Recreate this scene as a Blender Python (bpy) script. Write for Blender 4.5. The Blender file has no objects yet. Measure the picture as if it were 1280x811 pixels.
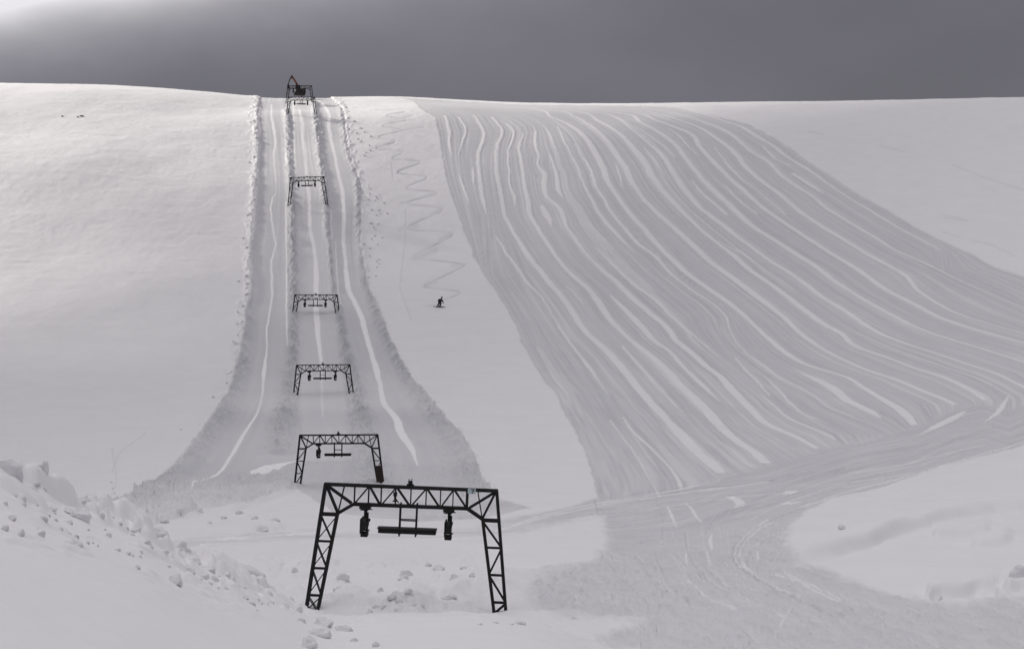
import bpy, bmesh, math, random
import numpy as np
from mathutils import Vector, Matrix

random.seed(7)
C = bpy.context.scene
COL = C.collection
F = 1778.0            # focal length of the photograph in its own pixels (1280 wide)
CX, HY = 640.0, 430.0  # where the level line of sight sits in the photograph

# ------------------------------------------------------------------ noise
def _hash(ix, iy, seed):
    h = (ix.astype(np.int64) * 374761393 + iy.astype(np.int64) * 668265263 + seed * 1442695041) & 0xFFFFFFFF
    h = ((h ^ (h >> 13)) * 1274126177) & 0xFFFFFFFF
    h = h ^ (h >> 16)
    return (h & 0xFFFFFF).astype(np.float32) / np.float32(0x7FFFFF) - 1.0

def vnoise(x, y, seed=0):
    x = np.asarray(x, dtype=np.float64); y = np.asarray(y, dtype=np.float64)
    ix = np.floor(x); iy = np.floor(y)
    fx = (x - ix).astype(np.float32); fy = (y - iy).astype(np.float32)
    fx = fx * fx * fx * (fx * (fx * 6 - 15) + 10); fy = fy * fy * fy * (fy * (fy * 6 - 15) + 10)
    a = _hash(ix, iy, seed); b = _hash(ix + 1, iy, seed)
    c = _hash(ix, iy + 1, seed); d = _hash(ix + 1, iy + 1, seed)
    return (a + (b - a) * fx) * (1 - fy) + (c + (d - c) * fx) * fy

def fbm(x, y, seed=0, octv=4, gain=0.5):
    s = 0; a = 1.0; t = 0
    for k in range(octv):
        s = s + a * vnoise(x * 2.03 ** k + 17.3 * k, y * 2.03 ** k - 9.1 * k, seed + k)
        t += a; a *= gain
    return s / t

def sstep(a, b, x):
    t = np.clip((x - a) / (b - a), 0, 1)
    return t * t * (3 - 2 * t)

def hermite(xs, ys):
    xs = np.array(xs, float); ys = np.array(ys, float)
    d = np.diff(ys) / np.diff(xs)
    m = np.zeros_like(ys); m[0] = d[0]; m[-1] = d[-1]
    for i in range(1, len(xs) - 1):
        w1 = xs[i + 1] - xs[i]; w0 = xs[i] - xs[i - 1]
        m[i] = (d[i - 1] * w1 + d[i] * w0) / (w0 + w1)
    def f(x):
        x = np.asarray(x, float)
        i = np.clip(np.searchsorted(xs, x) - 1, 0, len(xs) - 2)
        h = xs[i + 1] - xs[i]; t = np.clip((x - xs[i]) / h, 0, 1)
        return ((2*t**3 - 3*t**2 + 1) * ys[i] + (t**3 - 2*t**2 + t) * h * m[i]
                + (-2*t**3 + 3*t**2) * ys[i + 1] + (t**3 - t**2) * h * m[i + 1])
    return f

# ------------------------------------------------------------------ big shape of the ground
PROFILE = hermite([-400, 0, 30, 60, 90, 120, 150, 175, 200, 221, 250, 279, 320, 356, 391, 430, 470, 540, 700, 1500],
                  [-9.5, -9.5, -10.0, -10.3, -11.3, -11.8, -9.5, -5.9, -0.9, 4.6, 14.8, 26.6, 43.6, 57.6, 67.3, 75.0, 79.4, 81, 70, -20])
CRX = np.array([-900, -300, 0, 150, 250, 330, 420, 500, 560, 640, 750, 900, 1100, 1280, 1600, 2200], float)
CRY = np.array([92, 98, 104, 107, 114, 121, 121.5, 121, 124, 128, 129.5, 128, 125.5, 121.5, 117, 112], float)
_d = np.linspace(330, 600, 400)
_p = PROFILE(_d)
CRG = []
for cy in CRY:
    lo, hi = 0.8, 1.3
    for _ in range(40):
        g = 0.5 * (lo + hi)
        if np.max((-11.8 + (_p + 11.8) * g) / _d) > (HY - cy) / F: hi = g
        else: lo = g
    CRG.append(g)
GAIN = hermite(CRX, CRG)
RX = [-1200, -400, 0, 100, 180, 250, 340, 400, 500, 600, 660, 720, 800, 930, 1100, 2000]
RD = [20, 21, 24, 27, 31, 35, 41, 47, 49, 50.5, 50, 48, 46, 44, 42, 40]
RY = [540, 562, 588, 625, 657, 695, 741, 767, 769, 768, 776, 800, 850, 930, 1000, 1100]
RIDGE_D = hermite(RX, RD); RIDGE_Y = hermite(RX, RY)

def ground(x, y):
    """height of the untouched snow at world x, y"""
    x = np.asarray(x, float); y = np.asarray(y, float)
    s = np.sqrt(y * y + 16.0)
    u = CX + F * x / np.maximum(s, 60)
    base = -11.8 + (PROFILE(y) + 11.8) * np.where(PROFILE(y) > -11.8, GAIN(u), 1)
    # broad rolls of the hill
    k = sstep(120, 200, y) * (1 - sstep(360, 420, y))
    base = base + k * (1.1 * vnoise(x / 46.0 + 3.1, y / 38.0, 91) + 0.45 * vnoise(x / 19.0, y / 21.0 + 5, 92))
    roll = np.exp(-((x + 72) / 42.0) ** 2) * np.exp(-((y - 288) / 20.0) ** 2)
    base = base + 1.0 * roll
    base = base + 2.2 * np.exp(-((y - 292) / 36.0) ** 2) * sstep(-60, -125, x)
    # near bank the photographer stands on
    v = CX + F * x / s
    rd = RIDGE_D(v); rz = (HY - RIDGE_Y(v)) * rd / F
    t = np.clip(y / rd, 0, 1)
    near = -1.7 + (rz + 1.7) * t ** 1.13
    over = np.maximum(y - rd, 0)
    near = near - 0.32 * over - 0.010 * over ** 2
    d = near - base
    kk = 0.35
    return base + 0.5 * (d + np.sqrt(d * d + kk * kk)) - 0.0

def unproject(px, py, dmin=3.0, dmax=520.0):
    """first point of the ground seen along a line of sight of the photograph"""
    d = np.concatenate([np.arange(dmin, 60, 0.05), np.arange(60, dmax, 0.25)])
    d = d[d >= dmin]
    x = (px - CX) / F * d
    z = ground(x, d)
    s = HY - F * z / d
    hit = np.nonzero(s <= py)[0]
    i = hit[0] if len(hit) else int(np.argmin(s))
    return Vector((float(x[i]), float(d[i]), float(z[i])))

def at_depth(px, py, D):
    return Vector(((px - CX) / F * D, D, (HY - py) / F * D))

# ------------------------------------------------------------------ tracks and groomed snow (px, py, width)
EDGE_L = [(500,122),(518,127),(526,135),(545,147),(550,170),(554,200),(560,226),(569,254),(582,292),(592,320),(602,338),(614,356),(630,380),
          (644,404),(652,426),(666,452),(680,476),(694,490),(706,516),(720,540),(734,572),(742,600),(747,622)]
EDGE_R = [(822,133),(852,136),(888,144),(932,154),(956,166),(986,184),(1012,204),(1043,223),(1075,244),(1113,265),(1150,288),
          (1186,305),(1213,317),(1243,334),(1278,345),(1330,366)]
S3 = [(593,144,4),(605,164,6),(598,194,6),(600,222,6),(604,248,6),(608,268,1)]
S4 = [(615,146,4),(628,162,5),(622,182,6),(621,210,7),(626,242,7),(632,270,7),(648,300,8),(664,324,9),(688,354,10),(712,384,10),(734,416,10),
      (752,432,12),(768,448,13),(796,482,13),(820,510,14),(850,542,16),(876,568,17),(890,580,18),(902,590,16)]
S7 = [(655,166,3),(650,182,5),(653,206,5),(656,230,6),(660,250,7),(663,268,7),(668,278,7),(684,302,8),(698,324,8),(716,344,9),(734,360,9),
      (750,380,11),(760,396,9),(776,412,8),(788,424,8),(820,450,11),(850,480,12),(880,509,14),(900,532,15),(924,552,15),(940,562,15),(958,578,16)]
S8 = [(670,164,4),(670,180,4),(674,194,3),(673,206,3),(680,216,7),(681,234,7),(686,248,5),(698,258,7),(704,270,7),(708,282,5),(720,298,7),
      (734,318,6),(752,336,6),(770,352,7),(790,372,9),(815,393,10),(836,412,11),(842,422,11),(866,442,12),(882,456,12),(900,470,12),(920,492,13),
      (940,512,15),(964,532,14),(992,544,12),(1022,560,9)]
S11 = [(719,178,3),(730,198,4),(740,216,6),(746,236,6),(756,250,6),(764,264,6),(780,284,6),(798,304,7),(816,318,6),(842,344,6),(868,364,5),
       (892,380,4),(908,396,3),(912,412,2),(928,436,2),(956,458,5),(976,472,5),(1000,484,4),(1020,496,3),(1040,510,4),(1060,518,4),(1080,526,1)]
S12 = [(640,133,2),(667,136,3),(690,146,5),(712,156,7),(732,172,8),(744,190,8),(754,210,8),(762,230,7),(774,248,7),(788,266,7),(814,296,8),(838,322,8),
       (860,342,9),(882,358,8),(908,376,9),(938,401,9),(962,424,10),(984,442,9),(1010,456,8),(1036,464,7),(1058,471,8),(1080,484,12),(1106,500,13),
       (1126,512,13),(1135,520,13),(1143,530,9)]
S13 = [(660,134,2),(698,138,3),(718,145,4),(740,158,6),(756,172,6),(770,190,8),(784,212,8),(794,234,8),(808,252,9),(821,265,9),(846,288,9),(868,308,9),(892,330,8),
       (920,350,9),(946,370,10),(982,398,11),(1008,422,10),(1032,438,9),(1060,452,9),(1090,464,8),(1120,474,8),(1154,488,9),(1180,498,10),(1194,505,8)]
S14 = [(690,134.5,2),(726,140,4),(748,150,6),(774,166,8),(790,182,9),(806,202,9),(818,224,9),(836,246,9),(854,265,9),(874,284,8),(900,306,7),(916,318,9),(936,336,9),
       (960,352,9),(986,372,10),(1012,392,9),(1024,401,10),(1050,416,9),(1074,434,9),(1108,446,9),(1144,460,8),(1176,470,9),(1204,482,11),(1224,494,12),(1231,500,7)]
S15 = [(720,137,2),(756,142,3),(768,146,4),(788,160,5),(808,176,5),(828,194,7),(842,216,8),(856,238,9),(876,260,8),(902,280,8),(928,300,7),(952,318,7),(976,334,8),
       (1004,352,8),(1024,368,9),(1050,384,9),(1076,402,8),(1104,418,8),(1136,430,8),(1174,442,8),(1214,456,7),(1244,466,7),(1270,478,7),(1300,494,6)]
S16 = [(730,136,2),(756,139,2),(780,142,5),(800,152,6),(822,164,7),(842,178,8),(858,198,8),(872,216,8),(888,234,9),(908,252,8),(918,262,8),(940,282,7),(968,300,7),
       (996,318,8),(1022,334,8),(1040,348,8),(1062,363,8),(1090,380,8),(1120,396,8),(1154,412,7),(1196,426,7),(1236,438,7),(1280,452,7),(1320,465,6)]
S17 = [(740,134.5,1.5),(796,141,3),(820,150,4),(842,158,6),(862,166,7),(876,184,8),(896,206,9),(912,222,8),(932,240,8),(957,262,8),(980,278,7),(1008,296,7),(1032,312,8),
       (1070,335,8),(1112,364,8),(1140,378,8),(1180,398,7),(1216,410,7),(1280,428,7),(1320,440,6)]
S18 = [(770,134.5,1.5),(802,138,2),(826,143,3),(852,151,5),(874,159,7),(892,170,8),(914,186,8),(932,208,8),(952,226,7),(974,242,8),(997,262,8),(1026,282,7),(1054,299,6),
       (1096,324,7),(1129,342,7),(1150,364,6),(1168,376,6),(1204,394,6),(1244,406,5),(1280,416,5),(1320,428,5)]
S19 = [(800,135,1.5),(826,138,2),(852,144,3),(884,154,5),(904,162,6),(922,174,6),(940,190,6),(960,202,6),(976,218,7),(994,232,7),(1012,243,6),(1035,261,7),(1062,278,7),
       (1096,298,6),(1121,313,5),(1146,324,4),(1167,334,4),(1200,350,3),(1260,376,2),(1320,402,2)]
S20 = [(820,134,1.5),(846,136,2),(876,142,3),(902,150,5),(926,158,6),(946,170,7),(966,182,6),(984,196,6),(1012,213,6),(1033,228,5),(1058,245,4),(1085,261,5),(1113,278,5),
       (1134,290,4),(1159,303,4),(1178,313,2)]
MINOR = [
 [(557,144,3),(562,162,5),(563,184,4),(566,196,1)], [(575,146,3),(582,160,4),(578,180,3),(574,194,1)],
 [(592,208,1),(592,218,3),(592,230,1)], [(574,218,1),(582,240,4),(587,256,1)],
 [(620,294,2),(632,314,4),(648,336,5),(660,354,6),(674,368,4),(692,396,2),(702,412,4),(720,438,4),(736,458,5),(752,480,3),(762,494,1)],
 [(778,520,2),(790,538,5),(810,556,4),(832,578,3),(846,596,6),(851,608,8)], [(762,524,2),(778,546,3),(791,562,3),(809,593,3),(825,621,2)],
 [(633,154,5),(640,160,5),(641,174,3),(636,190,3),(637,210,3),(638,234,3),(643,246,5),(645,258,1)],
 [(708,356,1),(720,368,3),(730,380,1)], [(778,432,3),(800,458,5),(824,484,4),(846,508,4),(858,519,1)],
 [(676,256,3),(681,264,9),(684,270,10),(688,276,5),(690,281,1)],
 [(762,368,2),(776,382,8),(790,396,12),(806,412,12),(816,424,11),(836,438,8),(860,464,7),(880,482,8),(892,494,5),(900,502,1)],
 [(687,192,2),(692,204,4),(697,222,5),(699,238,7),(706,248,1)], [(683,160,2),(691,174,3),(696,188,1)],
 [(697,158,2),(704,172,3),(712,188,2),(722,208,3),(730,230,3),(740,250,4),(748,264,4),(758,278,6),(776,298,5),(792,314,1)],
 [(736,278,2),(752,296,3),(768,312,1)],
 [(744,308,2),(760,324,5),(778,342,6),(796,358,7),(815,371,7),(842,398,5),(868,420,4),(880,430,3),(900,446,1)],
 [(992,462,2),(1020,474,14),(1040,484,17),(1060,500,16),(1088,514,14),(1102,522,4)],
 [(1070,414,2),(1104,430,3),(1134,442,3),(1174,456,3),(1214,469,3),(1242,480,1)],
 [(952,182,3),(968,198,4),(988,208,3)], [(990,216,6),(1012,231,7),(1029,241,2)],
 [(796,158,2),(816,172,3),(830,182,3),(844,196,2)], [(836,160,2),(852,172,3),(864,186,3),(874,194,1)],
 [(894,184,2),(910,206,3),(928,224,3),(944,236,2),(966,254,3),(982,268,3)], [(864,224,2),(876,240,5),(892,254,5),(908,268,5)],
 [(806,184,2),(820,202,4),(831,220,1)], [(904,230,3),(922,248,4),(946,268,3)], [(770,205,2),(776,222,3),(778,234,1)],
 [(896,300,1),(930,318,3),(960,340,1)], [(955,470,2),(975,488,4),(990,505,5),(1012,520,4),(1036,528,1)],
 [(950,492,2),(966,505,4),(990,524,5),(1014,534,6),(1040,546,7),(1044,549,3)], [(920,446,2),(934,464,4),(952,482,4),(962,494,2)],
 [(1262,492,1),(1254,505,7),(1246,516,10),(1238,522,6),(1230,528,1)], [(1206,514,6),(1192,522,14),(1172,532,14),(1150,542,3)],
 [(912,620,16),(922,625,18),(926,631,16),(916,635,3)], [(858,628,2),(868,640,5),(876,652,3)], [(834,632,2),(840,644,5),(845,658,2)],
 [(990,613,20),(984,617,14)], [(994,627,24),(978,630,14)],
 [(890,666,3),(888,676,6),(891,686,3)], [(858,690,2),(858,702,3),(860,708,1)], [(884,692,3),(888,706,2)], [(947,690,3),(948,700,1)]]
MAIN = [S3, S4, S7, S8, S11, S12, S13, S14, S15, S16, S17, S18, S19, S20]

PISTE = ([(485,119),(500,122.5),(560,126),(640,130),(700,131.2),(760,131.6),(822,133)] + EDGE_R[1:] +
  [(1400,380),(1400,520),(1280,556),(1180,583),(1100,609),(1035,624),(1005,641),(987,657),(985,672),(992,705),(1029,710),(1061,726),(1132,743),
   (1167,750),(1228,750),(1400,742),(1400,900),(640,900),(690,820),(715,811),(790,785),(835,763),(790,768),(700,768),(660,748),(668,722),(700,710),
   (740,704),(759,680),(757,643),(720,650),(640,667),(560,673),(400,672),(240,690),(200,690),(220,673),(300,668),(400,664),(560,662),(640,648),(700,636),(747,623)]
  + EDGE_L[::-1][1:])
LIFT_L = [(325,119),(324,127),(321,141),(324,173),(323,220),(321,250),(318,284),(314,307),(314,362),(307,390),(301,437),(293,466),(286,490),(272,510),
          (250,541),(230,567),(212,587),(181,610),(161,622),(120,632)]
LIFT_R = [(412,119),(418,124),(430,137),(432,157),(435,180),(440,201),(449,220),(454,237),(452,256),(451,300),(454,323),(462,362),(475,386),(486,417),
          (500,447),(514,470),(526,482),(550,514),(579,545),(595,573),(605,600),(624,622),(665,634)]
LIFTPOLY = LIFT_L + [(90,640),(140,662),(173,658),(218,651),(250,641),(293,637),(309,633),(344,621),(372,612),(420,640),(520,652),(600,648)] + LIFT_R[::-1]
LIFT_STREAKS = [
 [(374,136,3),(378,152,4.5),(379,173,4.5),(382,196,6),(383,218,6),(386,246,5.5),(387,268,6),(388,286,6.5),(392,307,6),(395,331,7),(395,362,7),(395,386,8),
  (398,421,7),(400,441,5),(402,470,4),(403,505,4),(404,520,1)],
 [(403,127,2),(404,129,3),(410,138,5),(411,157,5),(414,176,5),(419,196,6),(422,212,6),(427,234,6),(430,276,7),(429,295,7),(432,325,6),(437,363,7),(449,386,7),
  (457,413,7),(465,441,7),(474,474,8),(481,502,10),(496,521,11),(502,539,11),(514,555,9),(522,578,2)],
 [(339,129,2),(339.5,144,2.5),(342,160,4),(344,177,3.5),(342,191,3.5),(343,210,2.5),(345,226,1)],
 [(344,240,1),(339.5,251,3),(340,276,3),(342,290,3),(344,304,2),(340,321,3),(339.5,347,3),(340,362,3),(339,376,2.5),(334,407,2),(333,437,2),(330,462,5),(328,488,3),
  (322,511,3),(303,541,5),(287,569,6),(266,594,4),(250,602,6),(238,612,1)],
 [(357,180,1),(357,192,2.2),(357.5,207,2)], [(357,250,2),(357.5,292,2),(358,315,2),(358,362,2),(358,376,2),(359,431,1)],
 [(414,262,1),(414,280,1.5),(415,300,1)], [(419,300,1),(421,330,2),(423,362,1.5),(426,380,1)], [(325,132,2),(323,150,3),(325,165,3),(322,175,1)],
 [(319,240,2),(317,262,4),(317,280,5),(315,300,3)], [(374,572,1),(345,579,30),(330,588,36),(322,592,14)]]
# rough ploughed ridges of the lift track: (px, py, half width px)
BERMS = [
 ([(358,138,4),(360,160,5),(361,190,5),(362,215,5),(365,245,5),(365,290,6),(367,330,8),(367,362,8),(367,400,8),(367,450,9),(362,490,12),(357,520,18),(352,550,24)], 0.75),
 ([(394,130,4),(396,150,5),(399,180,6),(404,216,6),(408,250,6),(410,290,5),(412,310,3),(415,350,3),(421,376,6),(426,400,7),(431,430,8),(440,470,12),(448,500,16),(455,530,22),(462,560,28),(470,600,34)], 0.75),
 ([(322,130,4),(320,160,5),(320,200,5),(317,240,5),(313,300,6),(312,360,6),(308,400,10),(303,440,12),(296,470,14),(286,500,18),(262,535,22),(238,570,24),(208,600,26),(170,625,28)], 0.45),
 ([(425,130,4),(430,160,5),(434,190,5),(447,225,5),(449,300,5),(456,355,6),(472,395,8),(488,430,9),(506,465,11),(530,500,14),(556,535,18),(578,570,22),(596,605,24)], 0.5)]
ZIGZAG = [(506,140),(480,145),(513,150),(474,157),(509,163),(470,171),(498,177),(466,186),(508,189),(487,199),(532,202),(492,216),(539,221),(503,236),(553,241),(502,254),(553,260),(551,265),(502,287),(566,291),(562,297),(520,318),(518,322),(582,330),
          (576,335),(531,356),(532,359),(580,364),(551,376)]
TRACKS = [ZIGZAG, [(518,144),(468,156)], [(530,159),(496,165)], [(464,173),(494,175)], [(505,136),(470,138)], [(520,150),(488,152)],
          [(490,205),(492,225)], [(508,262),(507,300),(500,360),(508,382),(514,402)], [(140,560),(146,600),(140,620)], [(182,540),(150,565),(140,590)], [(1180,272),(1210,276)], [(1178,290),(1200,296)],
          [(1215,300),(1240,306),(1268,320)], [(1175,268),(1206,274)], [(1190,206),(1230,222),(1280,238)], [(1030,168),(1010,165)], [(1100,182),(1130,190)]]
WHEELS = [[(960,648),(938,662),(923,680),(918,694),(924,706),(934,712)], [(966,651),(944,664),(929,681),(924,694),(929,705),(940,713)],
          [(934,712),(965,730),(1000,745)], [(970,716),(1010,732),(1048,750)], [(980,714),(1020,732),(1052,748)], [(1000,634),(1060,614),(1140,594),(1280,552)],
          [(1010,640),(1080,616),(1170,592),(1280,560)], [(620,664),(690,645),(760,630),(880,612),(960,602)], [(640,656),(720,634),(800,620),(900,600)],
          [(860,725),(890,750),(920,760)], [(990,757),(975,780)], [(240,676),(400,668),(560,668)], [(250,684),(400,679),(620,672)]]

# ------------------------------------------------------------------ the snow sheet
ti = np.linspace(-0.40, 0.40, 1420)
to = 0.40 + np.cumsum(np.geomspace(0.0012, 0.35, 34))
T = np.concatenate([-to[::-1], ti, to])
def logrows(a, b, k):
    n = int(math.log(b / a) / k); return np.exp(np.linspace(math.log(a), math.log(b), n, endpoint=False))
Y = np.concatenate([np.linspace(-60, 3, 24, endpoint=False), logrows(3, 12, 0.02), logrows(12, 57, 0.0036), logrows(57, 120, 0.0026), logrows(120, 445, 0.0018),
                    logrows(445, 520, 0.006), logrows(520, 1500, 0.06), [1500]])
NR, NC = len(Y), len(T)
YY = np.repeat(Y[:, None], NC, 1)
XX = T[None, :] * np.sqrt(YY * YY + 16.0)
Z0 = ground(XX, YY)
ys = np.where(YY > 3, YY, 3)
PX = CX + F * XX / ys
hill = (YY > RIDGE_D(PX) + 0.6) & (YY > 40)
PY = HY - F * Z0 / ys
# running upper edge: beyond the crest no marks
front = np.zeros_like(YY); front[hill] = 1.0
jx = fbm(XX / 2.5, YY / 2.5, 11, 3); jy = fbm(XX / 2.5, YY / 2.5, 15, 3)

def inside(poly, px, py):
    r = np.zeros(px.shape, bool)
    n = len(poly)
    for i in range(n):
        x1, y1 = poly[i][:2]; x2, y2 = poly[(i + 1) % n][:2]
        if y1 == y2: continue
        c = (y1 > py) != (y2 > py)
        r ^= c & (px < (x2 - x1) * (py - y1) / (y2 - y1) + x1)
    return r

def stripe(st, px, py, soft=1.2):
    a = np.array(sorted(st, key=lambda q: q[1]), float)
    c = hermite(a[:, 1], a[:, 0])(py) if len(a) > 3 else np.interp(py, a[:, 1], a[:, 0])
    w = np.interp(py, a[:, 1], a[:, 2]) * 0.42 * (1 + 0.22 * SW)
    m = np.clip((w - np.abs(px - c)) / soft + 0.5, 0, 1)
    m[(py < a[0, 1]) | (py > a[-1, 1])] = 0
    return m

def lines(pl, w, soft=1.0):
    m = np.zeros_like(PX)
    for (x1, y1), (x2, y2) in zip(pl[:-1], pl[1:]):
        sel = hill & (PX > min(x1, x2) - 6) & (PX < max(x1, x2) + 6) & (PY > min(y1, y2) - 6) & (PY < max(y1, y2) + 6)
        if not sel.any(): continue
        px = PX[sel]; py = PY[sel]
        L2 = (x2 - x1) ** 2 + (y2 - y1) ** 2
        t = np.clip(((px - x1) * (x2 - x1) + (py - y1) * (y2 - y1)) / L2, 0, 1)
        d = np.hypot(px - x1 - t * (x2 - x1), py - y1 - t * (y2 - y1))
        m[sel] = np.maximum(m[sel], np.clip((w - d) / soft + 0.5, 0, 1))
    return m

rows = np.nonzero(Y > 38)[0]; r0 = rows[0]
hx = PX[r0:]; hy = PY[r0:]; wx = XX[r0:]; wy = YY[r0:]
seen = (wy < 455)
# lanes of the piste: a smooth coordinate across the flow of the groomed strips
G = [np.interp(hy, [p[1] for p in EDGE_L], [p[0] for p in EDGE_L])]
GX = {0: [(545,127),(580,137)], 1: [(560,128),(600,138)], 2: [(590,130),(632,145),(652,158)], 3: [(612,132),(650,146),(667,157)], 4: [(648,135),(690,150),(710,166)]}
GE = {1: [(915,602)], 2: [(985,592)], 3: [(1055,574)], 4: [(1100,534),(1115,542)], 5: [(1152,540)]}
for gi, s in enumerate(MAIN):
    a = np.array(sorted([q[:2] for q in s] + GX.get(gi, []) + GE.get(gi, []), key=lambda q: q[1]), float)
    G.append(np.maximum(np.interp(hy, a[:, 1], a[:, 0]), G[-1] + 3))
a = np.array(EDGE_R, float); G.append(np.maximum(np.interp(hy, a[:, 1], a[:, 0]), G[-1] + 3))
lane = np.zeros_like(hx)
for i in range(len(G) - 1):
    t = (hx - G[i]) / (G[i + 1] - G[i])
    lane = np.where((t >= 0) & (t < 1), i + t, lane)
lane = np.where(hx >= G[-1], len(G) - 1 + (hx - G[-1]) / 40.0, lane)
del G
along = np.log(np.maximum(wy, 1)) * 9
streak = (0.6 * vnoise(lane * 5.0, along * 0.6, 31) + 0.8 * vnoise(lane * 13.0, along * 0.8, 32) + 0.5 * vnoise(lane * 29.0, along * 1.3, 33)) / 1.5
yb = np.interp(hx, [740, 747, 850, 902, 958, 1020, 1060, 1143, 1194, 1230, 1262, 1300, 1400], [640, 624, 612, 594, 581, 563, 552, 534, 510, 502, 512, 497, 480])
low = sstep(-6, 8, hy - yb + 3 * jx[r0:])
cc = hy - yb
streak_low = 0.7 * vnoise(cc / 5.0, hx / 120.0, 34) + 0.5 * vnoise(cc / 1.8, hx / 60.0, 35)
far_low = sstep(45, 85, cc)
streak_low = streak_low * (1 - far_low) + far_low * (0.8 * fbm(wx / 0.8 + wy * 0.5, wy / 2.0 - 0.3 * wx, 36, 4, 0.6) + 0.5 * fbm(wx / 4.0, wy / 4.0, 38, 3))
streak = streak * (1 - low) + streak_low * low
ee = 1.1
je = sstep(600, 690, hy)
jf = fbm(wx / 0.7, wy / 1.6, 19, 3, 0.6)
piste = inside(PISTE, hx + jx[r0:] * (1.8 + 9 * je) + jf * (1 + 9 * je), hy + jy[r0:] * (0.7 + 2.5 * je) + jf * 2.2 * je) & seen & hill[r0:]
def blur(m, ry, rx):
    for ax_, r in ((0, ry), (1, rx)):
        c = np.cumsum(np.pad(m, [(r + 1, r) if k == ax_ else (0, 0) for k in (0, 1)], mode='edge'), axis=ax_)
        n = 2 * r + 1
        m = (c[n:] - c[:-n]) / n if ax_ == 0 else (c[:, n:] - c[:, :-n]) / n
    return m
pf = piste.astype(float)
soft_hi = np.clip((blur(pf, 2, 2) - 0.5) * 1.6 + 0.5, 0, 1)
b10 = blur(blur(pf, 8, 9), 6, 7)
soft_lo = np.clip((b10 - 0.5 + 0.30 * jf + 0.18 * fbm(wx / 0.35, wy / 0.8, 23, 3, 0.6)) * 1.5 + 0.5, 0, 1) * sstep(0.02, 0.2, b10)
groom = (soft_hi * (1 - je) + soft_lo * je) * hill[r0:]
piste = np.maximum(pf * (1 - je), groom)
ctop = sstep(24, 8, hy - np.interp(hx, CRX, CRY)) * (hx < 800)
streak = streak * (1 - ctop) + ctop * vnoise((hy - np.interp(hx, CRX, CRY)) * 0.9 - 0.02 * hx, hx / 70.0, 39)
keep = np.zeros_like(hx)
SW = vnoise(lane * 3.0, along * 1.2, 45) + 0.5 * vnoise(lane * 7.0, along * 3.0, 46)
wob = fbm(wx / 6.0, wy / 6.0, 41, 3) * 1.1
for s in MAIN + MINOR:
    keep = np.maximum(keep, stripe(s, hx + wob + 0.7 * jf, hy))
# the fine furrows between machine passes
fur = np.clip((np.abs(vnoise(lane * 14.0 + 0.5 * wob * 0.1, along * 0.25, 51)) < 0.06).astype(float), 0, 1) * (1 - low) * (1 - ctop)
thin = np.clip((vnoise(lane * 7.0, along * 0.32, 52) - 0.62) * 8, 0, 1) * (1 - low) * (1 - ctop)
groom = groom * (1 - keep) * (1 - 0.45 * thin)
wl = sstep(720, 560, hx) * sstep(638, 648, hy)
groom = groom * (1 - wl + wl * (0.40 + 0.45 * vnoise(wy / 1.0 + 0.02 * wx, wx / 14.0, 97)))

# lift track
lift = inside(LIFTPOLY, hx + jx[r0:] * 2.2, hy + jy[r0:] * 1.2) & seen & hill[r0:]
ll = np.interp(hy, [p[1] for p in LIFT_L], [p[0] for p in LIFT_L]); lr = np.interp(hy, [p[1] for p in LIFT_R], [p[0] for p in LIFT_R])
lv = (hx - ll) / np.maximum(lr - ll, 1)
lst = (0.7 * vnoise(lv * 26, along * 0.7, 61) + 0.5 * vnoise(lv * 60, along, 62)) * 0.8
lkeep = np.zeros_like(hx)
for s in LIFT_STREAKS: lkeep = np.maximum(lkeep, stripe(s, hx + wob * 0.5 + 0.7 * jx[r0:], hy, 1.0))
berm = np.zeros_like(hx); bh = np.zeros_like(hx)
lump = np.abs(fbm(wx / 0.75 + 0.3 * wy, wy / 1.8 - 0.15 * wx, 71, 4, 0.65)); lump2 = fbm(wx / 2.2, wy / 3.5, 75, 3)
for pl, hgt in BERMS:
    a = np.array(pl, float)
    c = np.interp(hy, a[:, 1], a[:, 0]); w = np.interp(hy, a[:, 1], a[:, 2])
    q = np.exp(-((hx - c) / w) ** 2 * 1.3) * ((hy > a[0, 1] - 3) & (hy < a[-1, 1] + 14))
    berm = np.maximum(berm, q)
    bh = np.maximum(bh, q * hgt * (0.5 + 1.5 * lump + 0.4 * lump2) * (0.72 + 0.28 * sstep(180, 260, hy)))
midc = np.interp(hy, [120, 250, 362, 420, 500, 560], [378, 388, 394, 398, 403, 408]); midw = np.interp(hy, [120, 200, 362, 450, 560], [13, 18, 22, 28, 34])
mid = sstep(1.0, 0.8, np.abs(hx - midc) / midw) * lift * (hy < 575)
heap = lift * sstep(572, 606, hy + 0.10 * (hx - 300)) * sstep(420, 330, hx)
heap = np.maximum(heap, lift * sstep(560, 600, hy) * sstep(430, 560, hx) * 0.5)
churn = sstep(625, 690, hx + 12 * jx[r0:]) * inside([(600,712),(700,708),(800,712),(860,735),(835,763),(790,768),(600,762),(600,735)], hx + jx[r0:] * 5, hy + jy[r0:] * 3) * hill[r0:]
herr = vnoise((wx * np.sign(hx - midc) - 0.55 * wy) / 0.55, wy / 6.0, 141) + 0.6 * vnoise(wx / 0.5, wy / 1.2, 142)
lgroom_shade = lift * (0.95 - 0.22 * mid + 0.6 * berm * (1 - 0.7 * sstep(470, 560, hy)) * (0.7 + 0.7 * herr)) * (1 - 1.6 * lkeep * (1 - 0.5 * (hy > 450) * (hx < 420) * (hx > 380)))  # berms also darkened in tone, standing in for shade among their lumps
lsoft = np.clip(blur(lift.astype(float), 2, 3) * 1.5 - 0.25 + 0.25 * jf, 0, 1)
lgroom_shade = lgroom_shade * lsoft * (1 - 0.55 * sstep(596, 648, hy + 10 * jx[r0:]) * sstep(400, 330, hx))
groom = np.where(lift, lgroom_shade, groom)
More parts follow.
